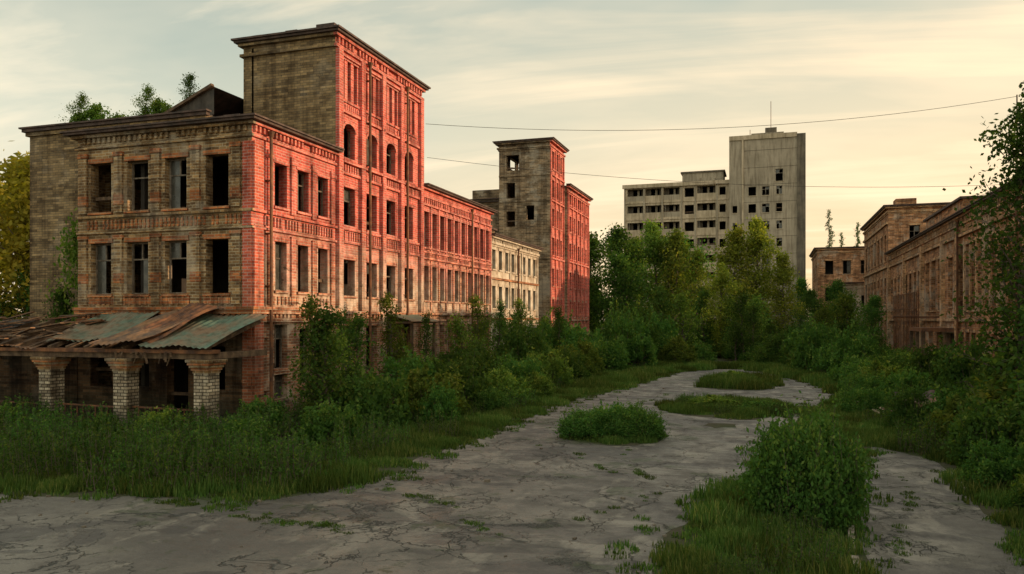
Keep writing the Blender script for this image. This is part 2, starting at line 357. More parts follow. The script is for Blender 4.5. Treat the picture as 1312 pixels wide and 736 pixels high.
for (z,pr) in((4.6,.26),(8.1,.12),(8.75,.12),(11.5,.14),(12.05,.24),(14.55,.14),(17.3,.15)): fE.box(b.trim,0.46,fE.W-.46,0,pr-.01,z,z+.13,'facetrim')
b.dent(fE,8.25,8.7,.1,.13,.07,'facetrim'); b.dent(fE,11.65,12.0,.12,.12,.08,'facetrim'); b.dent(fE,14.7,15.0,.1,.1,.06,'facetrim'); b.dent(fE,4.3,4.58,.14,.14,.12,'facetrim')
CT=[(-.72,-.58,.14),(-.2,-.05,.2),(-.05,.06,.34),(.06,.15,.44)]
b.cornice(fE,TH,CT,'facetrim',e0=1,e1=1); b.cornice(fS,TH,CT,'buffrear',e0=1); b.cornice(fN,TH,CT,'buffrear',e0=1); b.cornice(fW,TH,CT,'buffrear')
b.dent(fE,TH-.5,TH-.2,.14,.2,.12,'facetrim'); b.roofslab(tx0,XF,ty0,ty1,TH)
b.roof.box(XF-.9,XF+.1,33.3,36.0,TH+.15,TH+.34,'cap')
b.ragged(fE,TH+.15,'cap',.14,.35,.05,.3); b.ragged(fS,TH+.15,'cap',.1,.35,.05,.3)
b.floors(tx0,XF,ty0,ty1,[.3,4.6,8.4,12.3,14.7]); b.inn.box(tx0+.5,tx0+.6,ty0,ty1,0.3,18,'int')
b.pipe(fE,2.9,.3,17.4,n=.32); b.pipe(fE,7.35,.3,17.4,n=.32)
# --- long block
ly0,ly1,LH=43.5,56.0,12.4
lE=Fr(-29,XF,ly0,ly1,'E'); lN=Fr(-29,XF,ly0,ly1,'N'); lW=Fr(-29,XF,ly0,ly1,'W')
cl=[.75+1.22*i for i in range(10)]
ops=ops_row(cl,.78,8.75,10.95)+ops_row(cl,.74,5.5,7.6)+ops_row(cl,.74,1.7,4.0)
b.wall(lE,0,LH,ops,'face',frame='framew',pg=.4,bare=.2); b.wall(lN,0,LH,[], 'buffrear'); b.wall(lW,0,LH,[], 'buffrear')
for i,c in enumerate([.12]+[1.36+1.22*j for j in range(9)]+[12.35]):
    lE.box(b.trim,c-.1,c+.1,0,.08,8.3,11.3,'facetrim'); lE.box(b.trim,c-.1,c+.1,0,.08,4.9,7.95,'facetrim')
for (z,pr) in((4.6,.2),(8.0,.13),(8.4,.12),(11.3,.12),(4.2,.1)): lE.box(b.trim,0,12.5,0,pr,z,z+.13,'facetrim')
b.dent(lE,8.13,8.4,.1,.12,.07,'facetrim'); b.dent(lE,11.45,11.75,.14,.16,.08,'facetrim')
b.cornice(lE,LH,CS1,'facetrim',e1=1); b.roofslab(-29,XF,ly0,ly1,LH)
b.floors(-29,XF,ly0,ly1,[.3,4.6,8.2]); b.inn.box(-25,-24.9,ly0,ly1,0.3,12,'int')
b.pipe(lE,7.98,.3,11.8)
# --- rear block
rx0,rx1,ry0,ry1,RH=-36.5,-25.5,31,43,14.1
rS=Fr(rx0,rx1,ry0,ry1,'S'); rW=Fr(rx0,rx1,ry0,ry1,'W'); rE=Fr(rx0,rx1,ry0,ry1,'E'); rN=Fr(rx0,rx1,ry0,ry1,'N')
b.wall(rS,0,RH,[(1.2,2.3,1.5,3.4)],'buffrear',sill=None); b.wall(rW,0,RH,[], 'buffrear'); b.wall(rE,12.46,RH,[], 'buffrear'); b.wall(rN,0,RH,[], 'buffrear')
b.roofslab(rx0,rx1,ry0,ry1,RH); b.cornice(rS,RH,[(-.3,-.1,.14),(-.1,.06,.26),(.06,.14,.36)],'buffrear',e0=1,e1=1)
b.cornice(rW,RH,[(-.3,-.1,.14),(-.1,.06,.26),(.06,.14,.36)],'buffrear')
pts=[(-28.2,31.4,14.25),(-25.32,31.4,15.5),(-25.32,43,15.5),(-28.2,43,14.25)]
b.roof.poly(pts,'cap'); b.roof.poly([(-28.2,31.4,14.16),(-25.32,31.4,14.16),(-25.32,31.4,15.48),(-28.2,31.4,14.24)],'roof')
b.roof.beam((-28.4,31.3,14.25),(-25.32,31.3,15.55),.2,.14,'wood')
b.roof.box(-27.4,-26.6,29.0,29.8,12.46,13.2,'orange'); b.roof.box(-22.0,-21.3,30.5,31.2,12.46,12.9,'buff')
b.roof.box(-24.5,-22.3,47,48.2,12.46,13.3,'rbrick')
fE.box(b.det,5.2,8.6,0,1.6,4.1,4.2,'tinb'); 
b.det.poly([fE.P(5.0,1.8,4.22),fE.P(8.8,1.8,4.22),fE.P(8.8,.25,4.58),fE.P(5.0,.25,4.58)],'tin')
for u in (5.4,8.4): b.det.beam(fE.P(u,1.5,0),fE.P(u,1.5,4.1),.14,.14,'wood')
b.done()

# ---------------- porch
po=empty('ruined_porch'); pc=MB(); pr=MB(); pw=MB()
YC=23.9
for X in (-19.6,-23.3,-27.0,-30.7,-34.4):
    pc.box(X-.42,X+.42,YC-.42,YC+.42,0,.55,'rubble')
    pc.box(X-.31,X+.31,YC-.31,YC+.31,.55,2.35,'colb' if X!=-30.7 else 'orange')
    for i in range(5): e=.34+i*.045; pc.box(X-e,X+e,YC-e,YC+e,2.35+i*.1,2.45+i*.1,'orange' if i%2 else 'buff')
pr.box(-38,-19.2,YC-.3,YC+.1,2.86,3.06,'wood'); pr.box(-38,-19.15,YC-.42,YC+.2,3.065,3.2,'rust')
pr.box(-19.45,-19.2,YC+.1,27.0,2.87,3.1,'wood')
X=-37.6
while X<-19.2: pr.beam((X,YC-.3,3.2),(X,27.05,4.25),.12,.16,'wood'); X+=.9
def sheet(mb,xa,xb,ya,yb,za,zb,mat,skew=0,tilt=0,rib=.25,sag=0):
    n=max(2,int((xb-xa)/rib)*2); rows=5; g=[]
    for r in range(rows+1):
        t=r/rows; row=[]
        for j in range(n+1):
            s_=j/n; x=xa+(xb-xa)*s_+skew*t; y=ya+(yb-ya)*t
            z=za+(zb-za)*t+tilt*s_+(.05 if j%2 else 0)-sag*math.sin(math.pi*t)*math.sin(math.pi*s_)+.05*math.sin(x*3+t*5)
            row.append((x,y,z))
        g.append(row)
    for r in range(rows):
        for j in range(n): mb.poly([g[r][j],g[r][j+1],g[r+1][j+1],g[r+1][j]],mat)
sheet(pr,-22.3,-19.15,YC-.6,27.0,3.3,4.5,'tin',sag=.1)
sheet(pr,-24.5,-22.2,YC-.75,27.0,3.34,4.75,'tinb',skew=.9,tilt=.12)
sheet(pr,-23.4,-22.0,YC-.2,26.5,3.5,4.95,'rust',skew=.8,tilt=-.1)
sheet(pr,-27.6,-24.4,YC+.1,27.0,3.42,4.6,'tin',tilt=.08,sag=.15)
sheet(pr,-31.5,-27.5,YC-.5,26.8,3.28,4.1,'tinb',tilt=-.1,sag=.35)
sheet(pr,-35,-31.2,YC-.5,26.8,3.25,4.2,'roof',tilt=.1,sag=.3)
for q in range(60):
    x=random.uniform(-36,-27); y=random.uniform(23.5,26.6); z=3.35+(y-23.5)*.33
    L=random.uniform(.8,2.6); a=random.uniform(-.9,.9)
    pw.beam((x,y,z+random.uniform(0,.2)),(x+math.cos(a)*L,y+math.sin(a)*L*.5,z+random.uniform(0,.5)),random.uniform(.08,.22),.04,random.choice(['wood','tinb','rust','wood']))
for q in range(14):
    x=-19.6-random.random()*4; pw.beam((x,YC-.45,3.1),(x+random.uniform(-.2,.2),YC-.5,3.1-random.uniform(.1,.5)),.08,.02,'wood')
for xa in (-23,-26.6,-30.3):
    pw.beam((xa,YC,1.0),(xa+3.2,YC,.95),.06,.06,'rust')
    for q in range(8): pw.beam((xa+.3*q+.3,YC,.1),(xa+.3*q+.3,YC,1.0),.03,.03,'rust')
pr.box(-38,-19.3,23.4,27.05,.05,.3,'porchshade')
pr.box(-38,-29.15,27.1,27.4,0,4.0,'porchshade')
pc.obj('brick_columns',po); pr.obj('tin_roof',po); pw.obj('broken_planks',po)

# ============================================================ pale plaster block
b=B('plaster_building')
f=Fr(-28,XF-.1,56.0,69,'E'); n2_=Fr(-28,XF-.1,56.0,69,'N'); w2=Fr(-28,XF-.1,56.0,69,'W')
c=[1.0+1.57*i for i in range(8)]
b.wall(f,0,10.7,ops_row(c,.8,8.2,9.7)+ops_row(c,.8,5.2,6.9)+ops_row(c,.8,1.8,3.6),'pale',sill='pale',frame='frame')
b.wall(n2_,0,10.7,[], 'buff2'); b.wall(w2,0,10.7,[], 'buff2')
b.cornice(f,10.7,CS,'pale',e1=1); b.roofslab(-28,XF-.1,56,69,10.7); b.dent(f,10.15,10.5,.15,.2,.16,'pale')
for z in (4.3,7.4): f.box(b.trim,0,13,0,.14,z,z+.15,'orange')
for u in (.2,4.9,8.1,12.8): f.box(b.trim,u-.14,u+.14,0,.1,.0,10.1,'pale')
b.floors(-28,XF-.1,56,69,[.3,4.3,7.5]); b.inn.box(-24,-23.9,56.5,68.5,.3,10,'int'); b.pipe(f,6.5,.3,10)
b.roof.box(-26,-22.5,60,64,10.76,12.0,'buff2'); b.roof.box(-26.2,-22.3,59.8,64.2,12,12.15,'cap')
b.done()

# ============================================================ second tower
b=B('brick_tower_building')
X0,Y0,Y1,H=-25.2,73,78.2,21.6
fS=Fr(X0,XF,Y0,Y1,'S');fE=Fr(X0,XF,Y0,Y1,'E');fN=Fr(X0,XF,Y0,Y1,'N');fW=Fr(X0,XF,Y0,Y1,'W')
lv=[1.6,4.6,7.6,10.6,13.4,16.2]
ops=[]
for z in lv: ops+=ops_row([1.2],.9,z,z+1.5)
ops+=ops_row([1.4],1.3,18.9,20.4); ops+=ops_row([3.2],.8,14.0,15.4)+ops_row([3.2],.8,8,9.4)
b.wall(fS,0,H,ops,'buff2',sill=None,bare=.8,pg=.1)
ops=[]
for z in lv+[19.0]: ops+=ops_row([1.1,2.6,4.1],.75,z,z+1.7)
b.wall(fE,0,H,ops,'face2',pg=.3)
b.wall(fW,0,H,[(2.3,5.0,18.7,20.7)],'buff2',sill=None,bare=1,); b.wall(fN,0,H,[(.3,2.2,18.9,20.6)],'buff2',sill=None,bare=1)
b.cornice(fE,H,CS,'facetrim',e0=1,e1=1); b.cornice(fS,H,CS,'buff2',e0=1); b.cornice(fN,H,CS,'buff2',e0=1); b.cornice(fW,H,CS,'buff2')
b.roofslab(X0,XF,Y0,Y1,H)
for u in (.15,1.85,3.35,5.05): fE.box(b.trim,u-.14,u+.14,0,.12,0,20.9,'face2')
for z in (4.2,10.2,15.8,18.3): fE.box(b.trim,0.3,5.2,0,.16,z,z+.15,'facetrim'); fS.box(b.trim,0,5.2,0,.1,z,z+.15,'buff2')
b.floors(X0,XF,Y0,Y1,[z-.6 for z in lv]+[18.5])
gS=Fr(-30,XF+.4,78.2,88,'S'); gE=Fr(-30,XF+.4,78.2,88,'E'); gN=Fr(-30,XF+.4,78.2,88,'N'); gW=Fr(-30,XF+.4,78.2,88,'W')
ops=[]
for z in lv[:]: ops+=ops_row([1.2,2.9,4.9,6.6,8.5],.85,z,z+1.6)
b.wall(gE,0,18,ops,'face2',pg=.3); b.wall(gS,0,18,[], 'buff2'); b.wall(gN,0,18,[], 'buff2'); b.wall(gW,0,18,[], 'buff2')
b.cornice(gE,18,CS,'facetrim',e0=1,e1=1); b.roofslab(-30,XF+.4,78.2,88,18)
for u in (.2,2.05,3.9,5.75,7.6,9.6): gE.box(b.trim,u-.16,u+.16,0,.14,0,17.3,'face2')
for z in (4.2,10.2,15.8): gE.box(b.trim,0.4,9.4,0,.18,z,z+.15,'facetrim')
b.floors(-30,XF+.4,78.2,88,[z-.6 for z in lv]); b.inn.box(-25,-24.9,79,87.5,.3,17,'int')
qS=Fr(-36,X0,74.5,88,'S'); qW=Fr(-36,X0,74.5,88,'W')
b.wall(qS,0,16.3,ops_row([3,5.5,8],1,12.6,14.4)+ops_row([3,5.5,8],1,9,10.8),'buff2',sill=None,bare=.5); b.wall(qW,0,16.3,[], 'buff2'); b.roofslab(-36,X0,74.5,88,16.3)
b.cornice(qS,16.3,CS[:3]+CS[4:],'buff2',e0=1); b.floors(-36,X0,74.5,88,[8.6,12.1])
b.done()

# ============================================================ concrete high-rise
b=B('concrete_apartment_block')
WX0,WX1,WY,WH=-26.2,-6.8,149.2,29.6
fr=Fr(WX0,WX1,WY,WY+12,'S'); st=3.2
ops=[]
for i in range(9):
    z=1.2+i*st
    for u0 in (.6,4.0,7.4): ops.append((u0,u0+3.0,z,z+2.3))
    ops+= [(11.3,13.0,z+.4,z+2.1),(13.6,16.9,z,z+2.3)]
    ops+= [(17.6,18.7,z+.5,z+2.0)]
b.wall(fr,0,WH,ops,'conc2',depth=1.3,sill=None,bare=1,rmat='conc')
for i in range(9):
    z=1.2+i*st
    for u0,u1 in ((.6,3.6),(4.0,7.0),(7.4,10.4),(13.6,16.9)):
        fr.box(b.trim,u0,u1,-.12,-.02,z,z+.95,'conc2' if random.random()>.2 else 'conc'); 
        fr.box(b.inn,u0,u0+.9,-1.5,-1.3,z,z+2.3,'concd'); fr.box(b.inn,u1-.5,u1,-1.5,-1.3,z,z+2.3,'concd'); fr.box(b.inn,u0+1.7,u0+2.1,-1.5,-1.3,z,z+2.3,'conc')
        if random.random()<.35: fr.box(b.inn,u0+.3,u0+.36,-.2,-.14,z+.95,z+2.3,'framew')
    fr.box(b.trim,0,19.4,0,.12,z-.45,z-.2,'conc2')
for u in (.1,3.8,7.2,10.8,13.3,17.2): fr.box(b.trim,u-.12,u+.12,0,.18,0,WH,'conc')
for sd in 'NEW': b.wall(Fr(WX0,WX1,WY,WY+12,sd),0,WH,[], 'conc')
b.roofslab(WX0,WX1,WY,WY+12,WH); fr.box(b.trim,-.3,19.4,0,.45,WH-.35,WH+.35,'conc2')
b.roof.box(-15.5,-8,151,157,WH+.06,WH+2.3,'conc'); b.roof.box(-15.8,-7.7,150.8,157.2,WH+2.3,WH+2.6,'concd'); b.roof.box(-12.5,-9.5,150.2,151,WH+.06,WH+1.2,'conc')
for i in range(9): b.inn.box(WX0+.5,WX1-.5,WY+1.6,WY+11,1.2+i*st-.25,1.2+i*st,'int')
b.inn.box(WX0+.5,WX1-.5,WY+5,WY+5.1,0,29,'int')
SX0,SX1,SY,SH=-6.8,6.2,147.6,37.2
fr=Fr(SX0,SX1,SY,SY+14,'S'); ops=[]
for i in range(9):
    z=1.8+i*3.1
    ops+=ops_row([4.0,6.3],1.3,z,z+1.6)
    ops+=ops_row([8.6],1.0,z+.1,z+1.6)
    if i<8: ops+=ops_row([1.0],.8,z+.1,z+1.4)
ops+=ops_row([8.6],1.3,29,31.2)
b.wall(fr,0,SH,ops,'conc',depth=.4,sill='conc2',lint=False,frame='framew',pg=.5,bare=.3)
for sd in 'NEW': b.wall(Fr(SX0,SX1,SY,SY+14,sd),0,SH,[], 'conc')
fr.box(b.trim,2.2,2.5,0,.25,0,SH,'conc2'); fr.box(b.trim,11.6,13.0,0,.3,0,SH,'concd')
for i in range(12): fr.box(b.trim,2.5,11.6,0,.03,.6+3.1*i,.66+3.1*i,'concd')
b.roofslab(SX0,SX1,SY,SY+14,SH); fr.box(b.trim,0,11.6,0,.2,SH-.5,SH+.3,'conc2')
b.roof.box(-3,2.6,149.5,156,SH+.06,SH+1.0,'conc'); b.roof.box(-.6,1.4,150,153,SH+1.0,SH+2.0,'concd')
b.det.tube((.4,151,SH+2),(.4,151,SH+7.0),.05,'rust'); b.det.tube((-3.2,149,SH),(-3.2,149,SH+1.6),.05,'rust')
for i in range(9): b.inn.box(SX0+.5,SX1-.5,SY+.6,SY+13,1.0+i*3.1,1.3+i*3.1,'int')
b.inn.box(SX0+.5,SX1-.5,SY+4,SY+4.1,0,36,'int')
b.done()

# ============================================================ right-hand buildings
b=B('brick_workshop')
f=Fr(12,24,14,90,'W'); RZ=11.1  # near end, out of view, lengthened to cast shade over the foreground
def U(y): return y-14
wy=[16+1.55*i for i in range(36)]
ops=ops_row([U(y) for y in wy if y<58],1.0,4.9,9.1)+ops_row([U(y) for y in wy if y<58][::1],.95,1.3,3.5)
ops+=[(U(60),U(62.6),.3,3.4)]+ops_row([U(y) for y in (61.3,)],1.4,5.2,8.6)
ops+=[(U(64.0),U(65.6),5.0,8.8),(U(66.4),U(68.0),5.0,8.8),(U(68.8),U(70.4),5.0,8.8),(U(64.6),U(66),1.2,3.4),(U(67.4),U(69),1.2,3.4)]
ops+=ops_row([U(73+2.2*i) for i in range(8)],1.1,5.2,8.4)+ops_row([U(73+2.2*i) for i in range(8)],1.1,1.3,3.6)
b.wall(f,0,RZ,ops,'rbrick',sill='rtrim',frame='frame',pg=.15,bare=.12)
b.wall(Fr(12,24,14,90,'S'),0,RZ,[], 'rbrick'); b.wall(Fr(12,24,14,90,'E'),0,RZ,[], 'rbrick'); b.wall(Fr(12,24,14,90,'N'),0,RZ,[], 'rbrick')
b.roofslab(12,24,14,90,RZ)
b.cornice(f,RZ,CS1,'rtrim',e0=1,e1=1); b.dent(f,RZ-.5,RZ-.15,.2,.25,.14,'rtrim')
for y in [15.2+1.55*i for i in range(28)]: f.box(b.trim,U(y)-.12,U(y)+.12,0,.08,4.5,9.6,'rtrim')
for y in (58.6,63.3,71.3,89.6,80): f.box(b.trim,U(y)-.3,U(y)+.3,0,.25,0,10.3,'rtrim')
for z in (4.2,9.7): f.box(b.trim,0,76,0,.19,z,z+.18,'rtrim')
b.dent(f,9.95,10.3,.16,.2,.1,'rtrim'); 
b.roof.box(12.2,17,58.6,71.3,RZ+.06,RZ+1.2,'rbrick'); b.roof.box(12.0,17.2,58.4,71.5,RZ+1.2,RZ+1.35,'cap')
b.roof.poly([(13,15,RZ+.1),(18,15,RZ+2.2),(18,58,RZ+2.2),(13,58,RZ+.1)],'tinb'); b.roof.poly([(18,15,RZ+2.2),(23,15,RZ+.1),(23,58,RZ+.1),(18,58,RZ+2.2)],'tinb'); b.roof.poly([(13,58,RZ+.1),(18,58,RZ+2.2),(23,58,RZ+.1)],'rbrick')
b.floors(12,24,14,90,[.3,4.4]); b.inn.box(16,16.1,14.5,89.5,.3,11,'int')
f.box(b.det,U(58.9),U(64),0.25,2.2,3.5,3.75,'rust')
for y in (59.2,61.4,63.7): b.det.beam((9.95,y,0),(9.95,y,3.5),.22,.22,'wood')
for z in (4.6,5.2,6.4): b.det.beam((10.6,65,z),(10.6,77,z),.07,.07,'rust')
for i in range(17): b.det.beam((10.6,65+.75*i,0.1),(10.6,65+.75*i,6.4),.07,.07,'rust')
for i in range(9): b.det.beam((10.6,65+1.5*i,4.5),(12,65+1.5*i,4.5),.09,.12,'rust')
b.pipe(f,U(58),.3,10.6); b.pipe(f,U(45),.3,10.6)
b.done()
b=B('brick_hall')
f=Fr(12,26,91,113,'W'); s_=Fr(12,26,91,113,'S')
b.wall(f,0,16.2,[o for z in (1.5,6,10.6) for o in ops_row([2.2+2.9*i for i in range(7)],1.3,z,z+2.8)],'rbrick',sill='rtrim')
b.wall(s_,0,16.2,ops_row([2.5,5.2,8],1.0,12.3,14.2),'rbrick',sill='rtrim'); b.wall(Fr(12,26,91,113,'E'),0,16.2,[], 'rbrick'); b.wall(Fr(12,26,91,113,'N'),0,16.2,[], 'rbrick')
b.cornice(f,16.2,CS,'rtrim',e0=1,e1=1); b.cornice(s_,16.2,CS,'rtrim',e1=1); b.roofslab(12,26,91,113,16.2)
for z in (5.2,9.8,14.4): f.box(b.trim,0,22,0,.2,z,z+.25,'rtrim')
b.roof.box(13,15,93,95,16.26,17.3,'rbrick')
b.floors(12,26,91,113,[1,5.5,10]); b.inn.box(17,17.1,92,112,0.3,15.5,'int')
b.done()
b=B('plaster_house')
f=Fr(9.3,20,115,124,'S'); w=Fr(9.3,20,115,124,'W')
b.wall(f,0,9.2,ops_row([1.1,3,5],.9,6,7.6)+ops_row([1.1,3,5],.9,2.5,4.2),'pale',sill='pale'); b.wall(w,0,9.2,ops_row([1.5,4,6.5],.9,6,7.6)+ops_row([1.5,4,6.5],.9,2.5,4.2),'pale',sill='pale')
b.cornice(f,9.2,CS,'pale',e0=1,e1=1); b.cornice(w,9.2,CS,'pale'); b.roofslab(9.3,20,115,124,9.2); b.inn.box(10,19,116.2,116.4,0,9,'int'); b.inn.box(10.6,10.8,116.5,123,0,9,'int')
b.done()
b=B('brick_hall')
f=Fr(6.9,20,124.5,140,'S'); w=Fr(6.9,20,124.5,140,'W')
b.wall(f,0,14.8,ops_row([1.6,4,6.4],1.1,11,13)+ops_row([1.6,4,6.4],1.1,7,9),'rbrick',sill='rtrim'); b.wall(w,0,14.8,ops_row([2,5,8,11],1.1,10.5,12.5),'rbrick',sill='rtrim')
b.wall(Fr(6.9,20,124.5,140,'E'),0,14.8,[], 'rbrick')
b.cornice(f,14.8,CS,'rtrim',e0=1,e1=1); b.cornice(w,14.8,CS,'rtrim'); b.roofslab(6.9,20,124.5,140,14.8); b.inn.box(8,19,127,127.2,0,14.5,'int')
b.done()

# ============================================================ ground / road
me=D.meshes.new('ground'); me.from_pydata([(-1500,-600,0),(1500,-600,0),(1500,2500,0),(-1500,2500,0)],[],[(0,1,2,3)]); me.materials.append(M['soil']); o=D.objects.new('ground',me); COL.objects.link(o)
def blob(name,pts,z,mat,jit=.3,step=.4,fine=.12):
    out=[]
    n=len(pts)
    for i in range(n):
        a=Vector(pts[i]);c=Vector(pts[(i+1)%n]); L=(c-a).length; k_=max(1,int(min(L,60)/step)); nn=(c-a).normalized(); nn=Vector((-nn.y,nn.x))
        for j in range(k_):
            q=a.lerp(c,j/k_); w=math.sin(q.x*1.3+q.y*.9)*.5+math.sin(q.x*.6-q.y*1.7+2)*.5
            out.append(q+nn*(w*jit+random.uniform(-1,1)*fine))
    me=D.meshes.new(name); me.from_pydata([(q.x,q.y,z) for q in out],[],[tuple(range(len(out)))]); me.materials.append(M[mat]); o=D.objects.new(name,me); COL.objects.link(o)
    return [(q.x,q.y) for q in out]
road=[(-70,12.7),(-30,13.2),(-17.7,14.6),(-11.5,16.0),(-10.0,18.4),(-10.3,22.1),(-9.9,28),(-10.1,34),(-9.9,41),(-9.0,48),(-8.0,58),(-6.8,66),(-4.5,70),(-2,71),(-.2,68),(1.2,62),(2.9,56),(3.7,50),(3.1,44.2),(1.7,39),(.7,32),(.35,27),(.0,23.4),(-1.6,18.8),(-1.8,13.5),(-1.6,8),(0,-25),(-70,-25)]
rp=blob('cracked_asphalt_road',road,.004,'asph',jit=.25)
path=[(1.6,-20),(4.4,-20),(4.4,15),(4.6,21),(4.8,27),(3.4,29),(2.3,24),(1.65,15)]
pp=blob('asphalt_path',path,.005,'asph',jit=.1,fine=.06)
isl=[[(-7.4,28.3),(-6.4,26.9),(-4.8,26.7),(-3.4,27.8),(-3.5,29.6),(-5.4,30.3),(-7.0,29.7)],
     [(-5.4,39),(-3.6,35.8),(-.8,35.2),(1.2,37.6),(1.8,40.5),(.6,42.6),(-2.6,43.1),(-5.0,41.4)],
     [(-4.6,55),(-3,49.8),(-.6,50.2),(.4,54),(.2,60),(-1.6,63),(-4.1,60)],
     [(-2.7,32.6),(-2,32),(-1.1,32.6),(-1.3,33.7),(-2.4,33.6)]]
ip=[blob('weedy_verge',p_,.009,'soil',jit=.25) for p_ in isl]
def inside(x,y,poly):
    c=False; j=len(poly)-1
    for i in range(len(poly)):
        xi,yi=poly[i]; xj,yj=poly[j]
        if (yi>y)!=(yj>y) and x<(xj-xi)*(y-yi)/(yj-yi)+xi: c=not c
        j=i
    return c
def green1(x,y):
    if any(inside(x,y,q) for q in ip): return True
    return not(inside(x,y,rp) or inside(x,y,pp))
def green(x,y,m=.38):
    return green1(x-m,y) and green1(x+m,y) and green1(x,y-m)
kb=MB()
for (xa,ya,xb,yb) in((1.42,13.2,1.46,15.2),(1.46,15.7,1.6,17.4),(4.65,22,4.8,24.5)): kb.beam((xa,ya,.03),(xb,yb,.04),.12,.12,'kerb')
kb.obj('kerb_stones')
rb=empty('tin_debris_pile'); mb=MB()
sheet(mb,4.9,6.6,36,37.2,.25,.75,'tinb',skew=.4,tilt=.3); sheet(mb,5.7,7.5,35.4,36.6,.5,.3,'tin',skew=-.3,tilt=-.25); sheet(mb,5.2,6.9,37.3,38.4,.5,1.0,'cap',tilt=.2)
for q in range(26):
    x=random.uniform(4.7,7.7);y=random.uniform(34.4,38.6);a=random.uniform(0,3.1);L=random.uniform(.5,1.8)
    mb.beam((x,y,.1+random.random()*.4),(x+math.cos(a)*L,y+math.sin(a)*L,.15+random.random()*.6),.12,.05,random.choice(['wood','rust','conc2']))
mb.obj('sheets_and_planks',rb)
mb=MB()
for q in range(520):
    x=random.uniform(-17,3);y=random.uniform(12.5,50)
    if random.random()<.7: i_=random.randrange(len(rp)); x=rp[i_][0]+random.gauss(0,.5); y=rp[i_][1]+random.gauss(0,.5)
    s=random.uniform(.015,.05)*(1 if random.random()<.95 else 2.2); a=random.uniform(0,3)
    mb.beam((x,y,s*.4),(x+math.cos(a)*s*2,y+math.sin(a)*s*2,s*.5),s*1.4,s,random.choice(['rubble','concd','rubble']))
mb.obj('rubble_stones')

# ============================================================ vegetation meshes
def raw_mesh(name,V,F,mi,rnd,mats):
    me=D.meshes.new(name); n=len(V); m=len(F)
    me.vertices.add(n); me.vertices.foreach_set('co',V.astype(np.float32).ravel())
    me.loops.add(m*4); me.loops.foreach_set('vertex_index',F.astype(np.int32).ravel())
    me.polygons.add(m); me.polygons.foreach_set('loop_start',np.arange(0,4*m,4,dtype=np.int32))
    for q in mats: me.materials.append(q)
    me.polygons.foreach_set('material_index',mi.astype(np.int32))
    a=me.attributes.new('rnd','FLOAT','FACE'); a.data.foreach_set('value',rnd.astype(np.float32))
    me.update(calc_edges=True); return me
def norm(a): return a/np.maximum(np.linalg.norm(a,axis=1,keepdims=True),1e-6)
def leaves(C,size,droop=0.,asp=.55):
    n=len(C); d=norm(rng.normal(size=(n,3))+np.array([0,0,-droop])); r=norm(np.cross(d,rng.normal(size=(n,3))))
    s=(size*rng.uniform(.6,1.3,n))[:,None]
    V=np.stack([C-d*s*.5,C+r*s*asp*.5,C+d*s*.5,C-r*s*asp*.5],1).reshape(-1,3)
    F=np.arange(4*n).reshape(n,4); return V,F
class Veg:
    def __init__(s): s.V=[];s.F=[];s.mi=[];s.r=[];s.n=0
    def add(s,V,F,mi,r): s.V.append(V);s.F.append(F+s.n);s.n+=len(V);s.mi.append(np.full(len(F),mi));s.r.append(r)
    def tube(s,pts,rad,sides=5):
        pts=np.array(pts);rad=np.array(rad);V=[];F=[]
        for i,p in enumerate(pts):
            d=pts[min(i+1,len(pts)-1)]-pts[max(i-1,0)]; d=d/max(np.linalg.norm(d),1e-6)
            a=np.cross(d,[.3,1,.1]); a/=max(np.linalg.norm(a),1e-6); c=np.cross(d,a)
            for q in range(sides):
                t=2*math.pi*q/sides; V.append(p+(a*math.cos(t)+c*math.sin(t))*rad[i])
        for i in range(len(pts)-1):
            for q in range(sides):
                F.append((i*sides+q,i*sides+(q+1)%sides,(i+1)*sides+(q+1)%sides,(i+1)*sides+q))
        s.add(np.array(V),np.array(F),0,np.zeros(len(F)))
    def mesh(s,name,leaf='leaf'):
        return raw_mesh(name,np.concatenate(s.V),np.concatenate(s.F),np.concatenate(s.mi),np.concatenate(s.r),[M['bark'],M[leaf]])
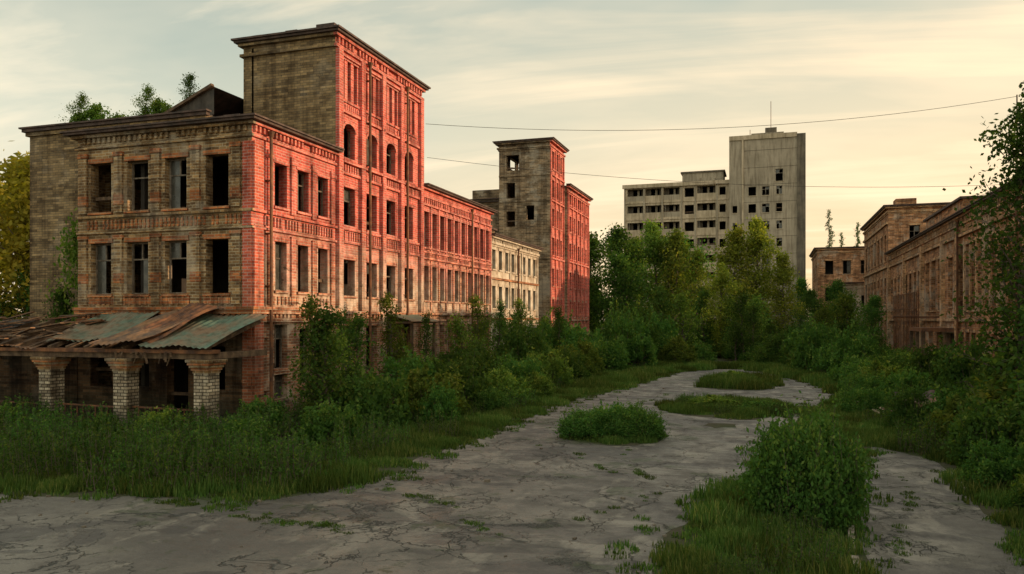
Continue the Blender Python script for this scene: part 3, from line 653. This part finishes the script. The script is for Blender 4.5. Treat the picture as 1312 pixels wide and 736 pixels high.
def tree(seed,H,R,cb,ls,per,leaf='leaf',nb=34,sub=6,top=.35,spread=1.,asp=.62):
    global rng
    rng=np.random.default_rng(seed); v=Veg()
    N_=9; tp=[np.array([0,0,0.])]; 
    for i in range(1,N_+1): tp.append(tp[-1]+np.array([rng.normal()*.02*H,rng.normal()*.02*H,H*.96/N_]))
    r0=.016*H+.03; v.tube(tp,[r0*(1-.93*i/N_)*(1.25 if i==0 else 1) for i in range(N_+1)],7)
    C=[];tone=[]
    for bi in range(nb):
        t=cb+(1-cb)*((bi+rng.random())/nb)**.9; t=min(t,.985)
        fi=t*N_*.999; i=int(fi); base=tp[i]+(tp[min(i+1,N_)]-tp[i])*(fi-i)
        prof=math.sin(math.pi*min(1,((t-cb)/(1-cb)*.8+.22)))**.8; prof=max(prof,top*.5)
        L=R*prof*rng.uniform(.6,1.2); az=bi*2.4+rng.normal()*.4; el=rng.uniform(.25,.8)+.5*(t-cb)
        d=np.array([math.cos(az)*math.cos(el),math.sin(az)*math.cos(el),math.sin(el)])
        pts=[base]
        for q in range(4): d=d+rng.normal(size=3)*.16+np.array([0,0,.03]); d/=np.linalg.norm(d); pts.append(pts[-1]+d*L/4)
        rb_=r0*.38*(1-t*.7); v.tube(pts,[rb_,rb_*.7,rb_*.5,rb_*.3,rb_*.1],4)
        tb=rng.uniform(0,.4)
        for q in range(sub):
            j=rng.integers(1,5); p0=pts[j]; dd=norm((d+rng.normal(size=3)*.8)[None])[0]; l2=L*rng.uniform(.2,.42)
            p1=p0+dd*l2; v.tube([p0,p1],[rb_*.25,.004],3)
            n=int(per*rng.uniform(.4,1.3)); tt=rng.random(n)[:,None]
            sp=L*.10*spread+ls*1.1
            C.append(p0+(p1-p0)*tt+rng.normal(size=(n,3))*sp*np.array([1,1,.75])); tone.append(np.clip(rng.uniform(0,.6,n)+tb+rng.normal()*.08,0,1))
    C=np.concatenate(C);tone=np.concatenate(tone); V,F=leaves(C,ls,.3,asp); v.add(V,F,1,tone)
    return v.mesh('tree_mesh',leaf)
def bush(seed,ls=.11,n=5500,leaf='leaf',tall=1.,lumps=60):
    global rng
    rng=np.random.default_rng(seed); v=Veg(); C=[];tone=[]
    for i in range(lumps):
        az=rng.uniform(0,2*math.pi); rr=math.sqrt(rng.random())*.95; z=(1-rr**2)**.5*tall*rng.uniform(.25,1.15)+.08
        c=np.array([math.cos(az)*rr,math.sin(az)*rr,z]); b0=c*np.array([.3,.3,0]); m=b0*.5+c*.5+np.array([0,0,.1]); v.tube([b0,m,c],[.016,.011,.004],3)
        k_=int(n/lumps*rng.uniform(.5,1.5)); s=rng.uniform(.06,.15)
        if rng.random()<.65:
            tip=c+np.array([rng.normal()*.12,rng.normal()*.12,rng.uniform(.15,.5)]); v.tube([c,tip],[.006,.003],3)
            kk=k_//3; C.append(c+(tip-c)*rng.random(kk)[:,None]+rng.normal(size=(kk,3))*.035); tone.append(np.clip(rng.uniform(.2,.95,kk),0,1))
        C.append(c+rng.normal(size=(k_,3))*s); tb=rng.uniform(0,.4)+.15*z/tall; tone.append(np.clip(rng.uniform(0,.5,k_)+tb,0,1))
    C=np.concatenate(C);tone=np.concatenate(tone); C[:,2]=np.abs(C[:,2])
    V,F=leaves(C,ls,.2); v.add(V,F,1,tone); return v.mesh('bush_mesh',leaf)
def weeds(seed,n=50,R=.9,h=(.5,1.15)):
    global rng
    rng=np.random.default_rng(seed); v=Veg();C=[];tone=[]
    for i in range(n):
        a=rng.uniform(0,6.28);r=R*math.sqrt(rng.random()); p=np.array([math.cos(a)*r,math.sin(a)*r,0]); H=rng.uniform(*h)
        q=p+np.array([rng.normal()*.12,rng.normal()*.12,H]); v.tube([p,(p+q)/2+rng.normal(size=3)*.02,q],[.008,.006,.003],3)
        k_=int(28*H); t=rng.random(k_)[:,None]**.8; C.append(p+(q-p)*t+rng.normal(size=(k_,3))*.06*(1.15-t)); tone.append(np.clip(rng.uniform(0,.7,k_)+rng.uniform(0,.3),0,1))
    C=np.concatenate(C);V,F=leaves(C,.10,.1,.42);v.add(V,F,1,np.concatenate(tone)); return v.mesh('weed_mesh','leaf')
def grass(seed,n=1000,R=.75,h=(.12,.42),lf='leafg',bl=1.):
    r=np.random.default_rng(seed); a=r.uniform(0,6.28,n);rr=R*r.random(n)**.6; P=np.stack([np.cos(a)*rr,np.sin(a)*rr,np.zeros(n)],1)
    H=r.uniform(*h,n)*(1-.4*(rr/R)**2); az=r.uniform(0,6.28,n); w=(.008+.007*r.random(n))*bl; side=np.stack([np.cos(az),np.sin(az),np.zeros(n)],1)*w[:,None]
    le=np.stack([-np.sin(az),np.cos(az),np.zeros(n)],1)*(H*r.uniform(-.5,.5,n))[:,None]
    mid=P+le*.35+np.stack([0*H,0*H,H*.6],1); tip=P+le+np.stack([0*H,0*H,H],1)
    V=np.stack([P-side,P+side,mid+side*.8,mid-side*.8,tip+side*.15,tip-side*.15],1).reshape(-1,3)
    b_=np.arange(n)[:,None]*6; F=np.concatenate([b_+[[0,1,2,3]],b_+[[3,2,4,5]]]); t=np.clip(r.random(n)*.8+r.random()*.2,0,1)
    return raw_mesh('grass_mesh',V,F,np.ones(2*n),np.concatenate([t,t]),[M['bark'],M[lf]])
def put(me,name,x,y,z=0,s=1,sz=None,parent=None,rz=None,tilt=0):
    o=D.objects.new(name,me); o.location=(x,y,z); o.scale=(s,s,sz if sz else s); o.rotation_euler=(random.uniform(-tilt,tilt),random.uniform(-tilt,tilt),random.uniform(0,6.28) if rz is None else rz)
    COL.objects.link(o)
    if parent: o.parent=parent
    return o
T=[tree(11,15,4.2,.12,.34,44),tree(12,15,3.6,.1,.34,46),tree(13,14,4.8,.14,.36,46),tree(14,16,3.2,.08,.32,46)]
TG=[tree(16,15,4.0,.1,.32,46,'leafb'),tree(17,15,3.3,.1,.30,48,'leafb')]
TGO=[tree(18,15,3.7,.08,.30,48,'leafg2'),tree(19,15,3.0,.1,.28,48,'leafg2')]
TY=tree(15,14,4.8,.1,.36,75,'leafy',nb=40)
SAP=[tree(21,4.5,1.15,.06,.15,24,nb=26,sub=4),tree(22,4.2,1.3,.05,.15,26,nb=24,sub=4,leaf='leafb'),tree(23,3,1.1,.1,.12,20,nb=18,sub=4)]
SLIM=[tree(24,6,.95,.05,.14,22,nb=34,sub=4,leaf='leafb'),tree(25,6,.8,.05,.13,22,nb=32,sub=4)]
NEAR=tree(31,13.2,2.1,.05,.18,34,nb=62,sub=6,top=.3,spread=.75)
BU=[bush(41),bush(42,n=6000,leaf='leafb'),bush(43,tall=1.4,n=6500),bush(44,ls=.095,n=7000,lumps=85)]
BIG=bush(48,ls=.07,n=15000,lumps=150)
WD=[weeds(51),weeds(52),weeds(53,h=(.35,.8))]
GR=[grass(61),grass(62),grass(63,h=(.06,.2),n=850)]
GT=[grass(64,n=90,R=.3,h=(.04,.16)),grass(65,n=60,R=.22,h=(.03,.12))]
# --- trees
for (x,y,h,i) in [(-23,101,15.5,0),(-19,104,17,1),(-15.5,109,17.5,3),(-12,106,16,0),(-17,99,13,2),(-9,112,14,1),(-24,110,16,3),(-27,98,15,2),(-12.5,117,17,2),(-20,120,17,1)]:
    put((T+TG)[i if random.random()<.5 else 4+i%2],'birch_tree',x,y,0,h/15)
for (x,y,h,i) in [(-3.2,98,15.5,0),(-1,100,16.5,1),(-5.0,91,10.5,1),(1.3,97,12,1)]: put(TGO[i],'birch_tree',x,y,0,h/15)
for (x,y,h,i) in [(4.5,88,7.5,1),(7.5,84,7,2),(8.5,100,9,0),(3.5,104,9,3),(8.6,76,6.5,1)]:
    put(T[i],'alder_tree',x,y,0,h/15)
for (x,y,s) in [(-43.3,38,1.0),(-47,44,1.05),(-41.5,45,.9),(-50,38,.95)]: put(TY,'autumn_tree',x,y,0,s)
put(T[2],'alder_tree',-41,36,0,.55); put(T[0],'alder_tree',-44,34,0,.5)
put(NEAR,'birch_tree',8.35,32,0,1.02,rz=1.0); put(SAP[0],'sapling',7.9,27.5,0,1.3)
dt=empty('distant_trees')
for q in range(90):
    put(random.choice(T),'tree',random.uniform(-170,170),random.uniform(175,240),0,random.uniform(.7,1.15),parent=dt)
for q in range(24):
    put(random.choice(T),'tree',random.uniform(24,60),random.uniform(118,170),0,random.uniform(.6,.9),parent=dt)
for q in range(24):
    put(random.choice(T),'tree',random.uniform(-75,-32),random.uniform(92,170),0,random.uniform(.7,1.0),parent=dt)
def spruce(seed,H):
    global rng
    rng=np.random.default_rng(seed); v=Veg(); v.tube([[0,0,0],[0,0,H*.5],[0,0,H]],[.18,.1,.01],6); C=[]
    for i in range(70):
        t=.15+.85*i/70; z=H*t; L=(1-t)*H*.17*rng.uniform(.5,1.25)+.15; az=rng.uniform(0,6.28); p1=np.array([math.cos(az)*L,math.sin(az)*L,z-.12*L]); p0=np.array([0,0,z]); v.tube([p0,p1],[.03,.01],3)
        n=int(18+60*L); tt=rng.random(n)[:,None]; C.append(p0+(p1-p0)*tt+rng.normal(size=(n,3))*.12)
    C=np.concatenate(C); V,F=leaves(C,.26,1.,.35); v.add(V,F,1,rng.uniform(0,.3,len(F))); return v.mesh('spruce_mesh')
SP=[spruce(71,24),spruce(72,20)]
for (x,y,i,s) in [(10.2,150,0,1.0),(14.5,146,1,1.05),(17,149,0,.85),(19,143,1,.98),(12.4,152,1,1.0)]: put(SP[i],'spruce_tree',x,y,0,s)
for (x,y,s,i) in [(-15.9,25.8,1.05,0),(-16.8,27.6,.9,1),(-18.4,33.2,1.0,0),(-18.2,36.5,.8,1),(-18,45,1.05,1),(-18.2,49.5,.95,0),(-18,53.5,1.05,1),(-17.5,40.5,.8,2),(-18.4,58.5,1.1,0),(-18,63,1.0,1),(-17.2,30.0,.75,2),(-16.3,26.3,.95,2)]:
    put(SAP[i],'sapling',x,y,0,s)
for (x,y,s,i) in [(-16.1,26.0,.88,0),(-17.9,30.6,.8,1),(-17.6,35.2,.95,0),(-17.8,38.9,.8,1),(-17.6,46.8,1.0,0),(-17.7,51.6,.95,1),(-17.4,55.5,1.0,0),(-15.2,58,.9,1)]:
    put(SLIM[i],'young_birch',x,y,0,s)
# roof plants
for (x,y,z,s,sz) in [(-34.2,33,14.1,1.15,1.25),(-33.0,33.4,14.1,.8,.9),(-29.9,33,14.1,.95,1.2),(-27.6,32.6,14.3,.45,.9)]:
    put(BU[1],'roof_bush',x,y,z,s,sz=sz)
put(SAP[0],'roof_sapling',-27.3,32.2,14.3,.5); put(SAP[1],'roof_sapling',-34.6,32.4,14.1,.5); put(SAP[1],'roof_sapling',-30.2,32.4,14.1,.5)
put(SAP[1],'sapling',-31,29.3,0,1.25,sz=2.1); put(SAP[0],'sapling',-33.2,29.6,0,1.0,sz=1.3)
bl=[(-14.6,27.2,1.5),(-13.6,30.3,1.6),(-15.5,31.8,1.7),(-13.8,33.8,1.6),(-16.2,35,1.8),(-12.9,37.5,1.4),(-15.2,39,1.8),(-13.6,42,1.7),(-16.2,43.6,1.8),(-12.8,46,1.5),(-15,48,1.9),(-12.9,51,1.6),(-16,53,2.0),(-13.2,56,1.9),(-16,59,2.2),(-12.5,61,2.1),(-15.5,65,2.6),(-17.3,28.8,1.2),(-12.6,29.0,.8),(-12.3,34.2,.9),(-17.8,24.6,1.0),(-12,41,.9)]
for i,(x,y,s) in enumerate(bl): put(BU[i%4],'bush',x,y,0,s,sz=s*random.uniform(.9,1.3))
mt=empty('shrub_thicket')
for q in range(95):
    x=random.uniform(-18,10.5); y=random.uniform(62,100)
    if x>-10 and x<2.6 and y<74: continue
    s=random.uniform(1.6,2.9)*(.75 if y<80 else 1.)
    if x>5: s*=.8
    put(random.choice(BU),'shrub',x,y,0,s,sz=s*random.uniform(.9,1.35),parent=mt)
for q in range(16):
    put(random.choice(SAP),'shrub',random.uniform(-14,8),random.uniform(80,92),0,random.uniform(1.1,1.7),parent=mt)
for (x,y,s) in [(-13,70,2.3),(-11.3,67,1.9),(-12.2,74,2.6),(-10.6,78,2.2),(-11,71,1.5),(-39,30,2.2),(-42,31,2.6),(-45,30,2.4),(-38,33,2),(-49,32,2.6),(-41,27,1.6)]: put(BU[2],'shrub',x,y,0,s,sz=s*1.3,parent=mt)
br=[(6.4,19.5,1.2),(7.8,22.5,1.8),(6.5,25.6,1.5),(8.8,26,2.2),(7.2,29,1.7),(9.8,29.5,2.3),(6.9,32.0,1.3),(9.1,33.5,2.1),(10,37,2.2),(8.6,39,1.6),(9.6,42.5,1.6),(6.6,44,1.3),(5.8,47,1.4),(8.8,49,1.4),(6.8,51.5,1.6),(5.3,54,1.5),(8,56,1.4),(5.8,59,1.7),(4.8,62,1.8),(7.2,65,1.6),(5.2,68,2.0),(4.0,72,2.1),(4.4,43.2,1.1),(5.0,49,1.2),(7.0,17.2,1.5),(8.5,19.5,1.9),(9,23,2.1),(5.9,15.8,.95),(6.9,14.4,1.3),(5.3,33,1.0),(4.0,38.2,.9),(6.2,40.8,1.2),(5.8,30,.9),(5.4,22.6,.7),(5.6,20.4,.5)]
for i,(x,y,s) in enumerate(br): put(BU[(i+1)%4],'bush',x,y,0,s,sz=s*random.uniform(.95,1.3))
put(BIG,'bush',.75,18.0,0,1.2,sz=1.85,rz=.5); put(BIG,'bush',1.0,19.8,0,.8,sz=1.3)
put(BIG,'bush',-6.3,28.3,0,1.05,sz=.85); put(BIG,'bush',-4.6,28.5,0,1.0,sz=.95); put(BU[3],'bush',-5.4,29.0,0,1.0,sz=.95)
put(BU[1],'bush',-2.6,39.6,0,1.2,sz=.45); put(BU[0],'bush',-.4,38.6,0,1.0,sz=.4); put(BU[3],'bush',-1.6,55,0,1.2,sz=.45); put(BU[1],'bush',-2.4,58,0,1.2,sz=.5)
we=empty('tall_weeds')
def scatter(me_list,name,parent,x0,x1,y0,y1,step,cond,smin,smax,p=1.):
    y=y0
    while y<y1:
        x=x0
        while x<x1:
            xx=x+random.uniform(-.5,.5)*step; yy=y+random.uniform(-.5,.5)*step
            if random.random()<p and cond(xx,yy):
                s=random.uniform(smin,smax); put(random.choice(me_list),name,xx,yy,0,s,parent=parent)
            x+=step
        y+=step
def clump(x,y): return math.sin(x*.9+1.3*math.sin(y*.5))+math.sin(y*.7+x*.31)
scatter(WD,'weed_patch',we,-42,-12,16.0,23.2,.95,lambda x,y: green(x,y,.7) and clump(x,y)>-1.0,.7,1.3,.85)
scatter(WD,'weed_patch',we,-19.2,-11.4,23.2,60,1.2,lambda x,y: green(x,y,.9) and clump(x,y)>(-.4 if x<-12.5 else .7),.6,1.05,.8)
scatter(WD,'weed_patch',we,5.0,11.5,14,62,1.25,lambda x,y: green(x,y,.6) and clump(x,y)>-.6,.6,1.1,.8)
scatter(WD,'weed_patch',we,-1.2,1.4,13.2,27,.8,lambda x,y: green(x,y,.5) and clump(x*2,y)>-.2,.35,.7,.7)
scatter(WD,'weed_patch',we,-8,2,27,62,.9,lambda x,y: any(inside(x,y,q) for q in ip) and clump(x*2,y)>.2,.3,.6,.6)
for (x,y,s) in [(-19.5,21.6,.9),(-22.5,21.9,.7),(-27,21.8,.8),(-15.8,21.3,.9),(-31,21.5,1.0),(-24.8,20.3,.5),(-17.5,19.6,.6),(-14.2,23.5,1.1)]: put(random.choice(BU),'bush',x,y,0,s,sz=s*1.05)
gr=empty('grass')
scatter(GR,'grass_patch',gr,-24,12,11,46,.76,lambda x,y: green(x,y) and (x>-14 or y<19) and x<7.5 and (x>3.5 or clump(x*1.7+2,y*1.9)>-1.75),.7,1.2,.93)
scatter(GR,'grass_patch',gr,-42,-24,13,18,.8,green,.8,1.3,.9)
scatter(GR,'grass_patch',gr,-15,7,46,76,1.25,lambda x,y: green(x,y) ,1.3,2.0,.9)
for q in range(900):
    i_=random.randrange(len(rp)); x=rp[i_][0]+random.gauss(0,.4); y=rp[i_][1]+random.gauss(0,.4)
    if -24<x<8 and 11<y<62: put(random.choice(GT),'grass_tuft',x,y,0,random.uniform(.6,1.6),parent=gr)
for q in range(160):
    i_=random.randrange(len(pp)); x=pp[i_][0]+random.gauss(0,.2); y=pp[i_][1]+random.gauss(0,.2)
    if y>11: put(random.choice(GT),'grass_tuft',x,y,0,random.uniform(.6,1.5),parent=gr)
def crackline(xa,ya,xb,yb,n,w):
    for q in range(n):
        t=random.random(); u=math.sin(t*9+xa)*.25+math.sin(t*23)*.1
        put(random.choice(GT),'grass_tuft',xa+(xb-xa)*t+random.gauss(0,w)+u*.5,ya+(yb-ya)*t+random.gauss(0,w)+u,0,random.uniform(.2,.7),parent=gr)
for a in [(-9.5,18.5,-5,15,22,.05),(-7.5,26,-3,21,18,.05),(-3.5,22,-6,32,14,.06),(-14,15.2,-8,14.2,60,.16),(-6.5,36,-5.5,46,24,.1),(2.2,15,3.6,24,20,.05),(-4,16,-2.4,20,10,.06)]: crackline(*a)

# ============================================================ wires
def wire(name,p,q,sag,r=.018):
    cu=D.curves.new(name,'CURVE'); cu.dimensions='3D'; cu.bevel_depth=r; sp=cu.splines.new('POLY'); n=24; sp.points.add(n)
    for i in range(n+1):
        t=i/n; v=Vector(p).lerp(Vector(q),t); v.z-=sag*4*t*(1-t); sp.points[i].co=(*v,1)
    cu.materials.append(M['roof']); o=D.objects.new(name,cu); COL.objects.link(o)
wire('overhead_cable',(-19.8,43.7,16.2),(14.9,57,18.4),1.1,.014)
wire('overhead_cable',(-19.8,43.9,14.2),(14.9,57.2,12.9),.8,.012)
mb=MB(); mb.tube((14.9,57,11.5),(14.9,57,18.5),.06,'wood',r2=.04); mb.obj('cable_mast')

# ============================================================ light
az=math.radians(70); el=math.radians(12.5)
S=Vector((math.sin(az)*math.cos(el),math.cos(az)*math.cos(el),math.sin(el)))
ld=D.lights.new('sun','SUN'); ld.energy=5.0; ld.angle=math.radians(.6); ld.color=(1.0,.70,.44)
lo=D.objects.new('sun',ld); lo.rotation_euler=S.to_track_quat('Z','Y').to_euler(); COL.objects.link(lo)
W=D.worlds.new('World'); SC.world=W; W.use_nodes=True; t=W.node_tree; n=t.nodes; n.clear(); L=t.links.new
class WN(NT):
    def __init__(s): s.t=t; s.n=n
k=WN()
sky=k.add('ShaderNodeTexSky'); sky.sky_type='NISHITA'; sky.sun_disc=False; sky.sun_elevation=el; sky.sun_rotation=az; sky.dust_density=3.0; sky.air_density=1.2
tc=k.add('ShaderNodeTexCoord'); v=tc.outputs['Generated']; sp=k.add('ShaderNodeSeparateXYZ',{0:v}); x,y,z=sp.outputs
dp=k.add('ShaderNodeVectorMath',operation='DOT_PRODUCT'); k.set(dp.inputs[0],v); dp.inputs[1].default_value=(math.sin(math.radians(50)),math.cos(math.radians(50)),0)
af=k.rng(dp.outputs['Value'],-.4,.8)
def ramp(st):
    r=k.add('ShaderNodeValToRGB',{0:z}); e=r.color_ramp.elements
    e[0].position=st[0][0]; e[0].color=(*st[0][1],1); e[1].position=st[-1][0]; e[1].color=(*st[-1][1],1)
    for p_,c_ in st[1:-1]: q=e.new(p_); q.color=(*c_,1)
    return r.outputs[0]
warm=ramp([(0,(1.0,.68,.36)),(.1,(1.0,.74,.44)),(.22,(.92,.77,.54)),(.38,(.58,.61,.53)),(.6,(.72,.74,.70)),(1,(.84,.86,.82))])
cool=ramp([(0,(1.0,.80,.54)),(.1,(.84,.80,.63)),(.22,(.56,.65,.59)),(.38,(.29,.40,.40)),(.6,(.62,.68,.68)),(1,(.84,.86,.82))])
c=k.mix(af,cool,warm)
zz=k.math('ADD',k.math('MAXIMUM',z,0.0),.12); cx=k.math('DIVIDE',x,zz); cy=k.math('DIVIDE',y,zz)
cv=k.add('ShaderNodeCombineXYZ',{0:cx,1:cy,2:0.0})
mp=k.add('ShaderNodeMapping',{'Vector':cv.outputs[0],'Rotation':(0,0,math.radians(-52)),'Scale':(.4,1.9,1)})
cn=k.noise(mp.outputs[0],.9,6,.6,1.1); cf=k.rng(cn,.48,.64,0,1)
mp2=k.add('ShaderNodeMapping',{'Vector':cv.outputs[0],'Rotation':(0,0,math.radians(20)),'Scale':(.6,1.2,1)})
cf2=k.rng(k.noise(mp2.outputs[0],.7,5,.58,.5),.42,.60,0,1)
cc=k.mix(af,(.92,.86,.70),(1.35,1.02,.68))
c=k.mix(k.math('MULTIPLY',cf2,.36),c,cc)
c=k.mix(k.math('MULTIPLY',k.math('MULTIPLY',cf,k.rng(cf2,0,1,.35,1)),.9),c,cc)
bk=k.add('ShaderNodeVectorMath',operation='DOT_PRODUCT'); k.set(bk.inputs[0],v); bk.inputs[1].default_value=(.35,-.93,.1)
bf=k.rng(bk.outputs['Value'],.0,.8,10.,16.)
cb_=k.add('ShaderNodeCombineXYZ',{0:bf,1:bf,2:k.math('MULTIPLY',bf,.95)})
c10=k.mix(1.0,c,cb_.outputs[0],'MULTIPLY')
fin=k.mix(.92,sky.outputs[0],c10)
bg=k.add('ShaderNodeBackground',{'Color':fin,'Strength':.11}); wo=k.add('ShaderNodeOutputWorld'); L(bg.outputs[0],wo.inputs[0])
# ============================================================ camera
cd=D.cameras.new('camera'); cd.sensor_width=36; cd.lens=27.6; cd.shift_y=.032; cd.clip_end=5000
co=D.objects.new('camera',cd); co.location=(0,0,4.3); co.rotation_euler=(math.radians(90),0,math.radians(18.1)); COL.objects.link(co); SC.camera=co
print('OBJ',len(D.objects))
